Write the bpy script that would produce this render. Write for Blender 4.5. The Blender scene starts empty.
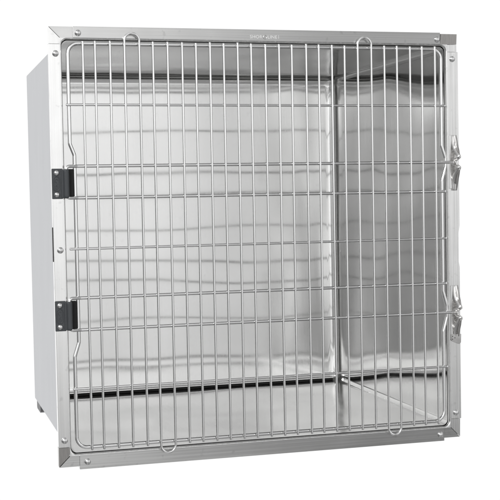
import bpy, bmesh, math, random
from mathutils import Vector, Matrix
random.seed(7)
sc = bpy.context.scene
PI = math.pi
W, H, D = 0.92, 0.921, 0.753          # outer frame width, height, depth to the back wall (metres)
A = 0.027                             # flange width

# ------------------------------------------------------------------ materials
def nodes_of(m):
    m.use_nodes = True
    nt = m.node_tree
    return nt, nt.nodes, nt.links, nt.nodes['Principled BSDF']

def steel(name, col, rough, aniso=0.0, blur=(1, 0, 0), grain=(0, 0, 1), wave=0.0, wscale=(3, 3, 3),
          streak=0.04, seed=0.0, dirt=0.03, detail=0.0):
    """brushed stainless steel: `blur` is the direction across the grain, `grain` the direction of the scratches"""
    m = bpy.data.materials.new(name)
    nt, N, L, b = nodes_of(m)
    b.inputs['Metallic'].default_value = 1
    tc = N.new('ShaderNodeTexCoord')
    mp = N.new('ShaderNodeMapping'); L.new(tc.outputs['Object'], mp.inputs['Vector'])
    mp.inputs['Location'].default_value = (seed, seed * .7, seed * 1.3)
    g = Vector(grain)
    mp.inputs['Scale'].default_value = tuple(4 if abs(g[i]) > .5 else 420 for i in range(3))
    st = N.new('ShaderNodeTexNoise'); st.inputs['Scale'].default_value = 1; st.inputs['Detail'].default_value = 3
    L.new(mp.outputs[0], st.inputs['Vector'])
    # colour: faint streaks along the grain
    cr = N.new('ShaderNodeMapRange'); cr.inputs[1].default_value = .3; cr.inputs[2].default_value = .7
    cr.inputs[3].default_value = 1 - streak; cr.inputs[4].default_value = 1 + streak * .4
    L.new(st.outputs['Fac'], cr.inputs[0])
    mul = N.new('ShaderNodeVectorMath'); mul.operation = 'SCALE'
    mul.inputs[0].default_value = col; L.new(cr.outputs[0], mul.inputs['Scale'])
    last = mul.outputs[0]
    if dirt:
        dn = N.new('ShaderNodeTexNoise'); dn.inputs['Scale'].default_value = 60; dn.inputs['Detail'].default_value = 4
        L.new(tc.outputs['Object'], dn.inputs['Vector'])
        dr = N.new('ShaderNodeMapRange'); dr.inputs[1].default_value = .62; dr.inputs[2].default_value = .72
        dr.inputs[3].default_value = 1; dr.inputs[4].default_value = 1 - dirt
        L.new(dn.outputs['Fac'], dr.inputs[0])
        m2 = N.new('ShaderNodeVectorMath'); m2.operation = 'SCALE'
        L.new(last, m2.inputs[0]); L.new(dr.outputs[0], m2.inputs['Scale']); last = m2.outputs[0]
    L.new(last, b.inputs['Base Color'])
    rr = N.new('ShaderNodeMapRange'); rr.inputs[1].default_value = .3; rr.inputs[2].default_value = .7
    rr.inputs[3].default_value = rough * .85; rr.inputs[4].default_value = rough * 1.15
    L.new(st.outputs['Fac'], rr.inputs[0])
    sm = N.new('ShaderNodeTexNoise'); sm.inputs['Scale'].default_value = 9; sm.inputs['Detail'].default_value = 5
    L.new(tc.outputs['Object'], sm.inputs['Vector'])
    sr = N.new('ShaderNodeMapRange'); sr.inputs[1].default_value = .35; sr.inputs[2].default_value = .65
    sr.inputs[3].default_value = .88 if wave or detail else .98; sr.inputs[4].default_value = 1.18 if wave or detail else 1.02; L.new(sm.outputs['Fac'], sr.inputs[0])
    rm = N.new('ShaderNodeMath'); rm.operation = 'MULTIPLY'; L.new(rr.outputs[0], rm.inputs[0]); L.new(sr.outputs[0], rm.inputs[1])
    L.new(rm.outputs[0], b.inputs['Roughness'])
    if aniso:
        b.inputs['Anisotropic'].default_value = aniso
        t = N.new('ShaderNodeCombineXYZ')
        for i in range(3): t.inputs[i].default_value = blur[i]
        L.new(t.outputs[0], b.inputs['Tangent'])
    prev = None
    if wave:
        wm = N.new('ShaderNodeMapping'); L.new(tc.outputs['Object'], wm.inputs['Vector'])
        wm.inputs['Location'].default_value = (seed * 2, seed, seed * .3)
        wm.inputs['Scale'].default_value = wscale
        wn = N.new('ShaderNodeTexNoise'); wn.inputs['Scale'].default_value = 1; wn.inputs['Detail'].default_value = .6
        L.new(wm.outputs[0], wn.inputs['Vector'])
        bp = N.new('ShaderNodeBump'); bp.inputs['Strength'].default_value = 1; bp.inputs['Distance'].default_value = wave
        L.new(wn.outputs['Fac'], bp.inputs['Height']); prev = bp
    if detail:
        bp = N.new('ShaderNodeBump'); bp.inputs['Strength'].default_value = 1; bp.inputs['Distance'].default_value = detail
        L.new(st.outputs['Fac'], bp.inputs['Height'])
        if prev: L.new(prev.outputs[0], bp.inputs['Normal'])
        prev = bp
    if prev: L.new(prev.outputs[0], b.inputs['Normal'])
    return m

X, Y, Z = (1, 0, 0), (0, 1, 0), (0, 0, 1)
SC = (.80, .80, .795)
M = {}
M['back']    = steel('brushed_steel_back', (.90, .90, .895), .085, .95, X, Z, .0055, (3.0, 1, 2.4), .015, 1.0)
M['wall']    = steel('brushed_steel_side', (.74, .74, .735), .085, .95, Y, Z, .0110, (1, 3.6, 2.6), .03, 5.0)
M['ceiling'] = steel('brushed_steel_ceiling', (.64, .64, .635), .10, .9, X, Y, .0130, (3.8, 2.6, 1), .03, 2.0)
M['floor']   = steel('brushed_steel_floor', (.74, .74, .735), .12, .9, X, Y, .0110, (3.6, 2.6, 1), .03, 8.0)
M['shell']   = steel('satin_steel_shell', (.51, .52, .54), .36, 0, X, Z, 0, (2, 2, 2), .015, 3.0)
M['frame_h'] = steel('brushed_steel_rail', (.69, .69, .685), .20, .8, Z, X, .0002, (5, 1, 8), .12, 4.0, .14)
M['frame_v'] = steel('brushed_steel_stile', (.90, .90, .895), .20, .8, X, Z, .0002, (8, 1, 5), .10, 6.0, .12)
M['corner']  = steel('brushed_steel_corner_dimmed', (.52, .505, .49), .24, 0, X, Z, 0, (1, 1, 1), .10, 9.0)  # base colour darkened to paint in the dim reflection of two corner plates
M['wire']    = steel('bright_steel_wire', (.95, .95, .95), .18, 0, X, Z, 0, (1, 1, 1), .02, 2.5)
M['rivet']   = steel('polished_rivet_steel', (.82, .82, .82), .26, 0, X, Z, 0, (1, 1, 1), .02, 2.5)
M['latch']   = steel('polished_latch_steel', (.84, .83, .82), .09, 0, X, Z, .0012, (30, 30, 30), .05, 3.5)
M['foot']    = steel('dull_foot_steel', (.21, .21, .215), .5, 0, X, Z, 0, (1, 1, 1), .05, 3.5)

def plastic(name, col, rough, bump=0.0003):
    m = bpy.data.materials.new(name)
    nt, N, L, b = nodes_of(m)
    tc = N.new('ShaderNodeTexCoord')
    n = N.new('ShaderNodeTexNoise'); n.inputs['Scale'].default_value = 900; n.inputs['Detail'].default_value = 2
    L.new(tc.outputs['Object'], n.inputs['Vector'])
    r = N.new('ShaderNodeMapRange'); r.inputs[3].default_value = .75; r.inputs[4].default_value = 1.25
    L.new(n.outputs['Fac'], r.inputs[0])
    s = N.new('ShaderNodeVectorMath'); s.operation = 'SCALE'; s.inputs[0].default_value = col
    L.new(r.outputs[0], s.inputs['Scale']); L.new(s.outputs[0], b.inputs['Base Color'])
    b.inputs['Roughness'].default_value = rough
    bp = N.new('ShaderNodeBump'); bp.inputs['Distance'].default_value = bump
    L.new(n.outputs['Fac'], bp.inputs['Height']); L.new(bp.outputs[0], b.inputs['Normal'])
    return m
M['plastic'] = plastic('charcoal_hinge_plastic', (.07, .076, .083), .38)
M['black']   = plastic('matte_black', (.012, .012, .012), .6)

# ------------------------------------------------------------------ helpers
def finish(name, bm, mat, parent=None, smooth=True, angle=14, loc=None):
    bmesh.ops.recalc_face_normals(bm, faces=bm.faces)
    me = bpy.data.meshes.new(name); bm.to_mesh(me); bm.free()
    me.materials.append(mat)
    o = bpy.data.objects.new(name, me); sc.collection.objects.link(o)
    if parent: o.parent = parent
    if smooth:
        for p in me.polygons: p.use_smooth = True
        try: me.set_sharp_from_angle(angle=math.radians(angle))
        except Exception: pass
    if loc: o.location = loc
    return o

def add_box(bm, x0, x1, y0, y1, z0, z1, bev=0.0, seg=2):
    t = bmesh.new()
    bmesh.ops.create_cube(t, size=1)
    for v in t.verts:
        v.co = Vector(((x0 + x1) / 2 + v.co.x * (x1 - x0), (y0 + y1) / 2 + v.co.y * (y1 - y0), (z0 + z1) / 2 + v.co.z * (z1 - z0)))
    if bev: bmesh.ops.bevel(t, geom=t.edges[:], offset=bev, segments=seg, profile=.5, affect='EDGES')
    merge(bm, t)

def merge(bm, t):
    mp = {v: bm.verts.new(v.co) for v in t.verts}
    for f in t.faces:
        try: bm.faces.new([mp[v] for v in f.verts])
        except ValueError: pass
    t.free()

def poly_prism(bm, pts, y0, y1):
    """a polygon in x, z given a thickness from y0 (front) to y1"""
    a = [bm.verts.new((x, y0, z)) for x, z in pts]; b = [bm.verts.new((x, y1, z)) for x, z in pts]
    bm.faces.new(a); bm.faces.new(b[::-1])
    n = len(pts)
    for i in range(n): bm.faces.new([a[i], b[i], b[(i + 1) % n], a[(i + 1) % n]])

def round_path(pts, r, n=7):
    """replace inner corners by arcs of radius r (r may be a list)"""
    out = [Vector(pts[0])]
    for i in range(1, len(pts) - 1):
        p, a, b = Vector(pts[i]), Vector(pts[i - 1]), Vector(pts[i + 1])
        u, v = (a - p).normalized(), (b - p).normalized()
        th = u.angle(v)
        rr = r[i] if isinstance(r, (list, tuple)) else r
        if th > 3.12: out.append(p); continue
        d = min(rr / math.tan(th / 2), .49 * (a - p).length, .49 * (b - p).length); rr = d * math.tan(th / 2)
        c = p + (u + v).normalized() * (rr / math.sin(th / 2))
        s, e = (p + u * d) - c, (p + v * d) - c
        ax = s.cross(e).normalized(); an = s.angle(e)
        for k in range(n + 1): out.append(c + Matrix.Rotation(an * k / n, 3, ax) @ s)
    out.append(Vector(pts[-1]))
    return out

def add_tube(bm, path, r, n=14, closed=False, cap=True):
    P = [Vector(p) for p in path]
    Q = [P[0]]
    for p in P[1:]:
        if (p - Q[-1]).length > 1e-5: Q.append(p)
    P = Q
    if not closed:      # extra rings close to the ends keep the long faces shaded straight
        if (P[1] - P[0]).length > .01: P.insert(1, P[0] + (P[1] - P[0]).normalized() * .003)
        if (P[-2] - P[-1]).length > .01: P.insert(-1, P[-1] + (P[-2] - P[-1]).normalized() * .003)
    if closed and (P[0] - P[-1]).length < 1e-5: P.pop()
    m = len(P); rings = []
    t0 = (P[1] - P[0]).normalized()
    up = Vector((0, 1, 0)) if abs(t0.y) < .9 else Vector((1, 0, 0))
    nrm = (up - t0 * up.dot(t0)).normalized()
    rad = []
    if cap and not closed:      # rounded ends
        e0, e1 = P[0] - t0 * r * .5, P[-1] + (P[-1] - P[-2]).normalized() * r * .5
        P = [e0, P[0] - t0 * r * .3] + P + [P[-1] + (P[-1] - P[-2]).normalized() * r * .3, e1]
        m = len(P); rad = [r * .45, r * .85] + [r] * (m - 4) + [r * .85, r * .45]
    else: rad = [r] * m
    for i in range(m):
        if closed: t = (P[(i + 1) % m] - P[i - 1]).normalized()
        else: t = (P[min(i + 1, m - 1)] - P[max(i - 1, 0)]).normalized()
        nrm = (nrm - t * nrm.dot(t)).normalized(); b = t.cross(nrm)
        rings.append([bm.verts.new(P[i] + (nrm * math.cos(2 * PI * k / n) + b * math.sin(2 * PI * k / n)) * rad[i]) for k in range(n)])
    for i in range(m if closed else m - 1):
        a, b = rings[i], rings[(i + 1) % m]
        for k in range(n): bm.faces.new([a[k], a[(k + 1) % n], b[(k + 1) % n], b[k]])
    if not closed: bm.faces.new(rings[0][::-1]); bm.faces.new(rings[-1])

def tube(name, path, r, mat, parent, n=14, closed=False):
    bm = bmesh.new(); add_tube(bm, path, r, n, closed)
    return finish(name, bm, mat, parent, angle=50)

def dome_bm(r, h):
    """a round rivet head facing -y with a tiny flat rim"""
    bm = bmesh.new(); seg, rg = 28, 8; prev = None
    for j in range(rg + 1):
        a = PI / 2 * j / rg
        rr, yy = r * math.cos(a), -h * math.sin(a)
        if j == rg: ring = [bm.verts.new((0, -h, 0))]
        else: ring = [bm.verts.new((rr * math.cos(2 * PI * k / seg), yy, rr * math.sin(2 * PI * k / seg))) for k in range(seg)]
        if prev:
            for k in range(seg):
                if len(ring) == 1: bm.faces.new([prev[k], prev[(k + 1) % seg], ring[0]])
                else: bm.faces.new([prev[k], prev[(k + 1) % seg], ring[(k + 1) % seg], ring[k]])
        prev = ring
    return bm

# ------------------------------------------------------------------ the cage
cage = bpy.data.objects.new('animal_cage', None); sc.collection.objects.link(cage)
cage.empty_display_size = .2
cage['label'] = 'square stainless steel animal cage with a closed wire door, open inside, on plain white'
cage['category'] = 'cage'

# ---- outer shell: a folded box open to the front, with thickness
def rrect(x0, x1, z0, z1, r, n=8):
    pts = []
    for cx, cz, a0 in ((x1 - r, z1 - r, 0), (x0 + r, z1 - r, PI / 2), (x0 + r, z0 + r, PI), (x1 - r, z0 + r, 1.5 * PI)):
        for k in range(n + 1):
            a = a0 + PI / 2 * k / n
            pts.append((cx + r * math.cos(a), cz + r * math.sin(a)))
    return pts
ex0, ex1, ez0, ez1 = .0262, .8965, .0255, .8955
bm = bmesh.new()
rings = []
for y, ins, r in ((.006, 0, .004), (D + .0015, 0, .004), (D + .0045, .001, .004), (D + .0055, .004, .004)):
    rings.append([bm.verts.new((x, y, z)) for x, z in rrect(ex0 + ins, ex1 - ins, ez0 + ins, ez1 - ins, r, 3)])
for a, b in zip(rings, rings[1:]):
    for k in range(len(a)): bm.faces.new([a[k], a[(k + 1) % len(a)], b[(k + 1) % len(b)], b[k]])
bm.faces.new(rings[-1])
finish('outer_shell', bm, M['shell'], cage, angle=30)

# ---- liner: back panel drawn like a pan with rounded edges, then side panels, ceiling and floor
ix0, ix1, iz0, iz1 = .0272, .8930, .0275, .8935
RC, RB = .0125, .020
def ring_at(bm, y, ins, n=8):
    return [bm.verts.new((x, y, z)) for x, z in rrect(ix0 + ins, ix1 - ins, iz0 + ins, iz1 - ins, RC, n)]
bm = bmesh.new()
NS = 10; rings = []
for k in range(NS + 1):
    a = PI / 2 * k / NS
    rings.append(ring_at(bm, D - RB + RB * math.sin(a), RB * (1 - math.cos(a))))
for a, b in zip(rings, rings[1:]):
    for k in range(len(a)): bm.faces.new([a[k], a[(k + 1) % len(a)], b[(k + 1) % len(b)], b[k]])
bm.faces.new(rings[-1])
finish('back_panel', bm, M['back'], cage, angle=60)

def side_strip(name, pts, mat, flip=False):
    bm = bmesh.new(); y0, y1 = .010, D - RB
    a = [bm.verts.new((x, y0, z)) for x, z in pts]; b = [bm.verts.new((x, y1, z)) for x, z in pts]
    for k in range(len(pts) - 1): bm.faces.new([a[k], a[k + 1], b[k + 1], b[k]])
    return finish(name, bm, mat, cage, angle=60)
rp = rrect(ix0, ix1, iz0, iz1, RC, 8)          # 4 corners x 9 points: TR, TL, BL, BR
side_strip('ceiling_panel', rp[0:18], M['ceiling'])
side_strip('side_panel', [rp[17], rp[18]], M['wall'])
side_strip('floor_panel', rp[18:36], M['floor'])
side_strip('side_panel', [rp[35], rp[0]], M['wall'])
# black strip added as dark line at the back panel's foot, bright bead above
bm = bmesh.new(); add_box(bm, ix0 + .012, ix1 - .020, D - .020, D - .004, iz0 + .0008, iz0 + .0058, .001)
finish('floor_joint_strip', bm, M['black'], cage)
tube('joint_bead', [(ix0 + .012, D - .016, iz0 + .0089), (ix1 - .020, D - .016, iz0 + .0089)], .0030, M['wire'], cage)

# ---- face frame: flat flange, rounded inner bead, folded outer edge
frame = bpy.data.objects.new('face_frame', None); sc.collection.objects.link(frame); frame.parent = cage
C = .042                                              # size of the corner pieces
# inner bead: ring swept from the flange face round into the opening
bm = bmesh.new()
prof = []
RBEAD = .0035
for k in range(7):
    a = PI / 2 * k / 6
    prof.append((A - .0008 - RBEAD + RBEAD * math.sin(a), RBEAD - RBEAD * math.cos(a)))   # (distance from outer edge, y)
prof = [(.0215, .0003)] + [(d, y + .0003) for d, y in prof] + [(A - .0008, .012)]
rings = []
for d, y in prof:
    r = .005 if d == .0215 else .0115 + (A - d)
    rings.append([bm.verts.new((x, y, z)) for x, z in rrect(d, W - d, d, H - d, r, 8)])
for a, b in zip(rings, rings[1:]):
    for k in range(len(a)): bm.faces.new([a[k], a[(k + 1) % len(a)], b[(k + 1) % len(b)], b[k]])
finish('inner_bead', bm, M['frame_v'], frame, angle=60)

def plate(name, pts, y0, y1, mat, bev=.0007):
    bm = bmesh.new(); poly_prism(bm, pts, y0, y1)
    bmesh.ops.recalc_face_normals(bm, faces=bm.faces)
    bmesh.ops.bevel(bm, geom=bm.edges[:], offset=bev, segments=2, profile=.5, affect='EDGES')
    return finish(name, bm, mat, frame, angle=14)
F = -.0012                                            # rails and stiles stand just proud of the corners
G = A - .0038
# rails (top, bottom) and stiles (left, right); top and bottom ones reach out a little past the corners
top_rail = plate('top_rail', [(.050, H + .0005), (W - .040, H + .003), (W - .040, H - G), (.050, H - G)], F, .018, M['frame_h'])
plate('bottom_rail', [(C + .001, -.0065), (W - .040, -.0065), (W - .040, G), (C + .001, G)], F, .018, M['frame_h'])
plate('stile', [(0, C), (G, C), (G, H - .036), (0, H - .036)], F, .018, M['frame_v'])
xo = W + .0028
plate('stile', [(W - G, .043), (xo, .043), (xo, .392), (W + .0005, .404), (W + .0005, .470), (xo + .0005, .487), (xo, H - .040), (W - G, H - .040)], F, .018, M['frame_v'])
# corner pieces: two mitred halves each, pressed so that they lean a little apart
def corner(cx, cz, sx, sz, cl_h, cl_v, tilt_h, tilt_v, mh, mv, butt=False):
    """cx,cz outer corner; sx,sz inward signs; cl_* lengths along the rail and the stile; tilt_* how far the outer edge falls back"""
    gap = .0007; inn = .030
    def P(u, v, y): return (cx + sx * u, y, cz + sz * v)
    for kind in (0, 1):
        bm = bmesh.new()
        if kind == 0: q = [(gap, 0, tilt_h), (cl_h, 0, tilt_h), (cl_h, G, 0), (G + gap, G, 0)]
        else: q = [(0, gap, tilt_v), (0, cl_v, -.0005), (G, cl_v, -.0005), (G, G + gap, tilt_v * (cl_v - G) / cl_v - .0003)]
        if butt: q = [(0, 0, tilt_h), (cl_h, 0, tilt_h), (cl_h, G, 0), (0, G, 0)] if kind == 0 else [(0, G + gap, 0), (0, cl_v, 0), (G, cl_v, 0), (G, G + gap, 0)]
        f = [bm.verts.new(P(u, v, y - .0004)) for u, v, y in q]; b = [bm.verts.new(P(u, v, .018)) for u, v, y in q]
        bm.faces.new(f); bm.faces.new(b[::-1])
        for i in range(4): bm.faces.new([f[i], b[i], b[(i + 1) % 4], f[(i + 1) % 4]])
        finish('corner_plate', bm, mh if kind == 0 else mv, frame, smooth=False)
corner(0, H, 1, -1, .0496, .0356, .0000, .0000, M['frame_h'], M['frame_v'])
corner(W, H, -1, -1, .0396, .0396, -.0022, .0, M['corner'], M['frame_v'], True)
corner(0, 0, 1, 1, .0426, .0416, .0003, .0026, M['frame_h'], M['corner'])
corner(W, 0, -1, 1, .0396, .0426, .0006, .0006, M['frame_h'], M['frame_v'])
# dark gusset seen in the open mitre joints
for cx, cz, sx, sz in ((0, H, 1, -1), (0, 0, 1, 1), (W, 0, -1, 1), (W, H, -1, -1)):
    pts = [(cx + sx * .001, cz + sz * .001), (cx + sx * .02, cz + sz * .001), (cx + sx * .03, cz + sz * .022), (cx + sx * .022, cz + sz * .03), (cx + sx * .001, cz + sz * .02)]
    bm = bmesh.new(); poly_prism(bm, pts, .0165, .0178)
    finish('corner_gusset', bm, M['black'], frame, smooth=False)
# hand slot behind the left stile: black box painted in for its shaded opening
bm = bmesh.new(); add_box(bm, -.0012, .0002, .0035, .012, .433, .505, .0004)
finish('side_slot_shade', bm, M['black'], frame)

# rivets
RV = [(.061, H - .0130), (.0135, H - .056), (.0135, .457), (W - .048, H - .0125), (W - .0110, H - .056),
      (.0125, .057), (.060, .0090), (W - .0105, .057), (W - .050, .0085)]
rv0 = finish('rivet', dome_bm(.0068, .0048), M['rivet'], frame, angle=40, loc=(RV[0][0], F - .0003, RV[0][1]))
for x, z in RV[1:]:
    c = rv0.copy(); sc.collection.objects.link(c); c.parent = frame; c.location = (x, F - .0003, z)

# embossed maker's mark on the top rail: letters, a ring with a stroke, letters, a short end bar
def emboss(txt, x, z, size):
    cu = bpy.data.curves.new('lettering', 'FONT'); cu.body = txt; cu.size = size; cu.extrude = .0004; cu.offset = .00012
    cu.space_character = 1.08; cu.resolution_u = 3
    t = bpy.data.objects.new('lettering_source', cu); sc.collection.objects.link(t)
    bpy.context.view_layer.update()
    me = bpy.data.meshes.new_from_object(t)
    bpy.data.objects.remove(t)
    me.transform(Matrix.Translation((x, F - .0001, z)) @ Matrix.Rotation(PI / 2, 4, 'X'))
    return me
zt = H - .0175
bm = bmesh.new()
for txt, x in (('SHOR', .4325), ('LINE', .4722)):
    bm.from_mesh(emboss(txt, x, zt, .0102))
add_tube(bm, [(.4668 + .0037 * math.cos(a * PI / 12), F - .0003, zt + .0032 + .0043 * math.sin(a * PI / 12)) for a in range(24)], .0007, 8, True)
add_tube(bm, [(.4650, F - .0003, zt + .0055), (.4686, F - .0003, zt - .0005)], .0006, 8)
add_box(bm, .4972, .4980, F - .0008, F, zt - .0005, zt + .0078, .0003)
finish('embossed_mark', bm, M['frame_v'], top_rail, smooth=False)

# ---- feet under the back of the shell
for fx in (ex0 + .004, ex1 - .034):
    bm = bmesh.new()
    poly = [(.655, .0262), (.745, .0262), (.745, .005), (.738, .001), (.668, .001), (.655, .006)]
    a = [bm.verts.new((fx, y, z)) for y, z in poly]; b = [bm.verts.new((fx + .03, y, z)) for y, z in poly]
    bm.faces.new(a); bm.faces.new(b[::-1])
    for i in range(len(poly)): bm.faces.new([a[i], b[i], b[(i + 1) % len(poly)], a[(i + 1) % len(poly)]])
    bmesh.ops.recalc_face_normals(bm, faces=bm.faces)
    bmesh.ops.bevel(bm, geom=bm.edges[:], offset=.0015, segments=2, profile=.5, affect='EDGES')
    finish('foot', bm, M['foot'], cage)

# ---- door
door = bpy.data.objects.new('door', None); sc.collection.objects.link(door); door.parent = cage
RX0, RX1, RZ0, RZ1 = .0385, .8815, .0395, .8865
YR = .0015                                            # rim plane
rim = []
JL = .0478                                            # the rim steps in beside the hinges
KR = .8905                                            # and kicks out at each latch
pts = [(RX0, YR, RZ0), (RX0, YR, .233), (JL, YR, .262), (JL, YR, .655), (RX0 + .0005, YR, .678), (RX0 + .0005, YR, RZ1), (RX1, YR, RZ1),
       (RX1, YR, .668), (KR, YR, .642), (KR, YR, .620), (RX1, YR, .590),
       (RX1, YR, .337), (KR, YR, .305), (KR, YR, .278), (RX1, YR, .246), (RX1, YR, RZ0)]
st = Vector(((RX0 + RX1) / 2, YR, RZ0))
path = round_path([st] + [Vector(p) for p in pts] + [st], [.02, .022] + [.014] * 4 + [.022, .022] + [.012] * 8 + [.024, .02])
tube('door_rim', path, .0039, M['wire'], door, 16, True)

YT, YV = -.0050, -.0100
for z, r in ((.759, .0026), (.459, .0026), (.165, .0026)):
    tube('cross_bar', [(.0335, YT, z), (.46, YT + .0003, z + random.uniform(-.0004, .0004)), (.8885, YT, z)], r, M['wire'], door)
HINGE = [(.5955, .6315, .5655), (.3195, .3560, .2890)]
for hz, zu, zl in HINGE:
    for z, s in ((zu, -1), (zl, 1)):
        end = .908 if z in (.6315, .2890) else .8875
        tube('cross_bar', round_path([(.0285, YT - .003, z + s * .016), (.0285, YT - .003, z), (.052, YT, z), (end, YT, z)], [0, .008, .03, 0]), .0033, M['wire'], door)

xs = [.069, .0945, .126, .1565, .188, .217, .2485, .280, .310, .341, .371, .402, .432, .464, .495, .524, .557, .586,
      .6165, .646, .677, .709, .740, .770, .8015, .8305, .862]
zb_, zt_ = RZ0 - .004, RZ1 + .004
R = .00255
loops = {3: 'top', 5: 'bot', 20: 'top', 22: 'bot'}
i = 0
while i < len(xs):
    if i in loops:
        a, b = xs[i], xs[i + 1]; rr = (b - a) / 2
        if loops[i] == 'top':
            p = [(a, YV, zb_), (a, YV, RZ1 + .006)] + [((a + b) / 2 - rr * math.cos(PI * k / 16), YV, RZ1 + .006 + rr * math.sin(PI * k / 16)) for k in range(1, 16)] + [(b, YV, RZ1 + .006), (b, YV, zb_)]
        else:
            p = [(a, YV, zt_), (a, YV, RZ0 - .006)] + [((a + b) / 2 - rr * math.cos(PI * k / 16), YV, RZ0 - .006 - rr * math.sin(PI * k / 16)) for k in range(1, 16)] + [(b, YV, RZ0 - .006), (b, YV, zt_)]
        tube('looped_bar', p, R, M['wire'], door); i += 2
    else:
        e = random.uniform(-.0012, .0012)
        tube('upright_bar', [(xs[i], YV, zb_), (xs[i] + random.uniform(-.0005, .0005), YV + .0004, .46), (xs[i], YV, zt_ + e)], R, M['wire'], door)
        i += 1
# weld spots where thin bars meet the rim are part of the bars' rounded ends

# ---- hinges
def make_hinge(zc):
    h = bpy.data.objects.new('hinge', None); sc.collection.objects.link(h); h.parent = cage; h.location = (0, 0, zc)
    hh = .0315
    # mounting leaf with an oblong recess
    bm = bmesh.new()
    add_box(bm, -.0010, .0215, -.0062, F, -hh, hh, .0012)
    add_box(bm, .0185, .0245, -.0086, F, -hh + .002, hh - .002, .0012)
    o = finish('hinge_leaf', bm, M['plastic'], h)
    cut = bmesh.new()
    ob = [(.0085 + .0062 * math.cos(a), (.0090 if math.sin(a) >= 0 else -.0090) + .0062 * math.sin(a)) for a in [PI * 2 * (k + .5) / 24 for k in range(24)]]
    bm = bmesh.new(); add_tube(bm, [(x, -.0062, z) for x, z in ob], .0011, 8, True)
    finish('recess_rim', bm, M['plastic'], o)
    # worn moulded mark inside the recess
    bm = bmesh.new()
    add_tube(bm, [(.0085 + .0030 * math.cos(a), -.0062, .0060 + .0036 * math.sin(a)) for a in [k * PI / 8 for k in range(1, 13)]], .0007, 8)
    add_tube(bm, [(.0058, -.0062, -.0045), (.0108, -.0062, -.0015)], .0007, 8)
    add_tube(bm, [(.0085 + .0024 * math.cos(a), -.0062, -.0080 + .0030 * math.sin(a)) for a in [k * PI / 8 for k in range(0, 16)]], .0007, 8, True)
    finish('moulded_mark', bm, M['plastic'], o)
    bm = bmesh.new(); add_tube(bm, [(.0285, -.0075, -hh + .004), (.0285, -.0075, hh - .004)], .0062, 20)
    finish('hinge_barrel', bm, M['plastic'], h, angle=50)
    bm = bmesh.new(); add_box(bm, .0300, .0440, -.0035, .0085, -hh + .001, hh - .001, .0012)
    for k in range(3): add_box(bm, .0345 + k * .0032, .0358 + k * .0032, -.0052, -.0030, -hh + .003, hh - .003, .0005)
    finish('hinge_guard', bm, M['black'], h)
    for z in (.0225, -.0225):
        c = rv0.copy(); sc.collection.objects.link(c); c.parent = h; c.location = (.0088, -.0062, z); c.scale = (.85, .9, .85)
    return h
make_hinge(.5955); make_hinge(.3195)

# ---- latches: two flared jaws above and below the bar on a flat base strip
def ribbon(bm, prof, x0, x1, th, ridge=.0, taper=None):
    """prof: list of (y, z[, dx]); a bent strip from x0 to x1 with an embossed ridge down its middle"""
    nx = 9; front = []; back = []
    m = len(prof)
    for i, p in enumerate(prof):
        y, z = p[0], p[1]; dx = p[2] if len(p) > 2 else 0
        a, b = prof[max(i - 1, 0)], prof[min(i + 1, m - 1)]
        t = Vector((0, b[0] - a[0], b[1] - a[1])).normalized(); nrm = Vector((0, -abs(t.z) if abs(t.z) > 1e-6 else -1e-6, 0)); nrm = Vector((0, -t.z, t.y)); 
        if nrm.y > 0: nrm = -nrm
        fr, bk = [], []
        for k in range(nx):
            u = k / (nx - 1); e = math.exp(-((u - .5) / .17) ** 2) * ridge * math.sin(PI * min(1, max(0, i / (m - 1))))
            q = Vector((x0 + dx + (x1 - x0) * u, y, z)) + nrm * (e)
            fr.append(bm.verts.new(q)); bk.append(bm.verts.new(q - nrm * th))
        front.append(fr); back.append(bk)
    for i in range(m - 1):
        for k in range(nx - 1):
            bm.faces.new([front[i][k], front[i][k + 1], front[i + 1][k + 1], front[i + 1][k]])
            bm.faces.new([back[i][k], back[i + 1][k], back[i + 1][k + 1], back[i][k + 1]])
        bm.faces.new([front[i][0], front[i + 1][0], back[i + 1][0], back[i][0]])
        bm.faces.new([front[i][-1], back[i][-1], back[i + 1][-1], front[i + 1][-1]])
    for r in (0, m - 1):
        for k in range(nx - 1): bm.faces.new([front[r][k], back[r][k], back[r][k + 1], front[r][k + 1]])

def smooth_prof(pts, n=6):
    P = [Vector(p) for p in pts]; out = []
    for i in range(len(P) - 1):
        p0, p1, p2, p3 = P[max(i - 1, 0)], P[i], P[i + 1], P[min(i + 2, len(P) - 1)]
        for k in range(n):
            t = k / n
            out.append(tuple(.5 * ((2 * p1) + (p2 - p0) * t + (2 * p0 - 5 * p1 + 4 * p2 - p3) * t * t + (3 * p1 - p0 - 3 * p2 + p3) * t ** 3)))
    out.append(tuple(P[-1])); return out

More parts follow.
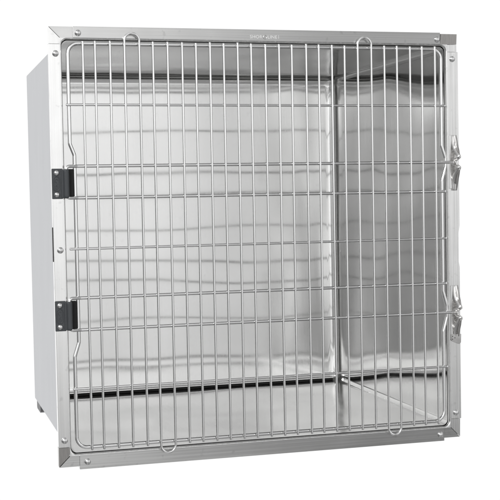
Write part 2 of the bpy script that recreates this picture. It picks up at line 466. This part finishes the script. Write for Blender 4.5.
def make_latch(zc, up, down, tab):
    l = bpy.data.objects.new('latch', None); sc.collection.objects.link(l); l.parent = cage; l.location = (0, 0, zc)
    bm = bmesh.new(); add_box(bm, W - .0215, W - .0135, -.0030, F, -down + .004, up, .0006)
    finish('base_strip', bm, M['frame_v'], l)
    for s, L_ in ((1, up), (-1, down)):
        pr = smooth_prof([(-.0032, s * L_, 0), (-.0042, s * L_ * .84, 0), (-.0062, s * L_ * .62, .0), (-.0105, s * L_ * .44, .0010), (-.0205, s * .0150, .0034), (-.0205, s * .0098, .0034), (-.0120, s * .0045, .0), (-.0095, s * .0035, -.0010)])
        bm = bmesh.new(); ribbon(bm, pr, W - .0158, W - .0048, .0012, .0026)
        finish('latch_jaw', bm, M['latch'], l, angle=50)
        # outer web of the jaw, standing on the flange edge
        bm = bmesh.new()
        web = [(F, s * L_), (F, s * .010), (-.0120, s * .006), (-.0205, s * .0115), (-.0160, s * L_ * .42), (-.0095, s * L_ * .64), (-.0048, s * L_ * .86)]
        a = [bm.verts.new((W - .0050, y, z)) for y, z in web]; b = [bm.verts.new((W - .0022, y, z)) for y, z in web]
        bm.faces.new(a); bm.faces.new(b[::-1])
        for i in range(len(web)): bm.faces.new([a[i], b[i], b[(i + 1) % len(web)], a[(i + 1) % len(web)]])
        finish('jaw_web', bm, M['latch'], l, smooth=False)
    # catch: small hook closing on the end of the bar
    bm = bmesh.new()
    add_tube(bm, round_path([(W - .0120, -.006, .0005), (W - .0085, -.013, .004), (W - .0030, -.019, .010)], .004), .0021, 10)
    add_tube(bm, round_path([(W - .0120, -.006, -.0005), (W - .0085, -.013, -.004), (W - .0030, -.019, -.010)], .004), .0021, 10)
    finish('catch', bm, M['latch'], l, angle=50)
    if tab:
        bm = bmesh.new()
        poly_prism(bm, [(W - .0225, -down + .016), (W + .0030, -down + .016), (W + .0022, -down - .004), (W - .002, -down - .0075), (W - .0200, -down + .0005), (W - .0225, -down + .004)], -.0052, -.0032)
        bmesh.ops.recalc_face_normals(bm, faces=bm.faces)
        bmesh.ops.bevel(bm, geom=bm.edges[:], offset=.0006, segments=2, profile=.5, affect='EDGES')
        t = finish('release_tab', bm, M['latch'], l, angle=14)
        for dx, dz in ((-.019, .011), (-.013, .0075), (-.019, .0045)):
            c = finish('pin', dome_bm(.0012, .0008), M['black'], t, loc=(W + dx, -.0051, -down + dz))
    return l
make_latch(.6310, .062, .064, False)
make_latch(.2885, .062, .066, True)

# ------------------------------------------------------------------ light: a world white behind, its front half graded to shape the steel's reflections
w = bpy.data.worlds.new('World'); sc.world = w; w.use_nodes = True
N, L = w.node_tree.nodes, w.node_tree.links
bg = N['Background']
tc = N.new('ShaderNodeTexCoord'); sx = N.new('ShaderNodeSeparateXYZ'); L.new(tc.outputs['Generated'], sx.inputs[0])
def ramp(src, lo, hi, stops):
    mr = N.new('ShaderNodeMapRange'); mr.inputs[1].default_value = lo; mr.inputs[2].default_value = hi
    L.new(src, mr.inputs[0])
    r = N.new('ShaderNodeValToRGB'); r.color_ramp.interpolation = 'EASE'
    L.new(mr.outputs[0], r.inputs[0])
    el = r.color_ramp.elements
    while len(el) > 1: el.remove(el[-1])
    for i, (p, v) in enumerate(stops):
        q = (p - lo) / (hi - lo)
        e = el[0] if i == 0 else el.new(q)
        e.position = q; e.color = (v, v, v, 1)
    return r.outputs[0]
V_ = ramp(sx.outputs['Z'], -1, 1, [(-1, .34), (-.50, .34), (-.30, .38), (-.19, .54), (-.09, .88), (-.02, 1.03), (.08, 1.1), (.30, 1.0), (.55, .6), (1, .40)])
H_ = ramp(sx.outputs['X'], -1, 1, [(-1, .22), (-.80, .75), (-.62, 1.1), (-.44, .75), (-.35, .95), (-.30, 1.0), (.12, 1.0), (.22, .70), (.34, .42), (.45, .46), (.60, 1.1), (.80, .80), (1, .22)])
V2 = ramp(sx.outputs['Z'], -1, 1, [(-1, .15), (-.30, .20), (-.14, .20), (-.05, .29), (.025, .52), (.07, 1.35), (.30, 1.0), (.55, .5), (1, .40)])
dk = N.new('ShaderNodeMapRange'); dk.inputs[1].default_value = -.25; dk.inputs[2].default_value = -.345; dk.interpolation_type = 'SMOOTHSTEP'
L.new(sx.outputs['X'], dk.inputs[0])
vm = N.new('ShaderNodeMix'); vm.data_type = 'FLOAT'; L.new(dk.outputs[0], vm.inputs[0]); L.new(V_, vm.inputs[2]); L.new(V2, vm.inputs[3]); V_ = vm.outputs[0]
mu = N.new('ShaderNodeMath'); mu.operation = 'MULTIPLY'; L.new(V_, mu.inputs[0]); L.new(H_, mu.inputs[1])
m2 = N.new('ShaderNodeMath'); m2.operation = 'MULTIPLY'; L.new(mu.outputs[0], m2.inputs[0]); m2.inputs[1].default_value = 1.15
fr = N.new('ShaderNodeMapRange'); fr.inputs[1].default_value = .10; fr.inputs[2].default_value = .55; fr.interpolation_type = 'SMOOTHSTEP'
L.new(sx.outputs['Y'], fr.inputs[0])
mx = N.new('ShaderNodeMix'); mx.data_type = 'FLOAT'
L.new(fr.outputs[0], mx.inputs[0]); L.new(m2.outputs[0], mx.inputs[2]); mx.inputs[3].default_value = 1.02
L.new(mx.outputs[0], bg.inputs['Strength']); bg.inputs['Color'].default_value = (1, 1, 1, 1)

def softbox(name, loc, target, size, power):
    ld = bpy.data.lights.new(name, 'AREA'); ld.size = size; ld.energy = power
    o = bpy.data.objects.new(name, ld); sc.collection.objects.link(o)
    o.location = loc; o.rotation_euler = (Vector(target) - Vector(loc)).to_track_quat('-Z', 'Y').to_euler()
softbox('softbox', (-2.0, -2.2, 2.4), (.4, 0, .5), .9, 30)

# ------------------------------------------------------------------ camera
cd = bpy.data.cameras.new('Camera'); cam = bpy.data.objects.new('Camera', cd); sc.collection.objects.link(cam)
cam.location = (-.29107, -2.53497, .56652); cam.rotation_euler = (1.52488, .01792, -.27597)
cd.sensor_width = 36; cd.lens = 36 * 1210.62 / 500; cd.clip_start = .05; cd.clip_end = 200
sc.camera = cam
sc.render.resolution_x = sc.render.resolution_y = 1024
sc.view_settings.view_transform = 'Standard'; sc.view_settings.look = 'None'
sc.view_settings.exposure = 0; sc.view_settings.gamma = 1
sc.cycles.max_bounces = 14; sc.cycles.glossy_bounces = 12
sc.cycles.caustics_reflective = True
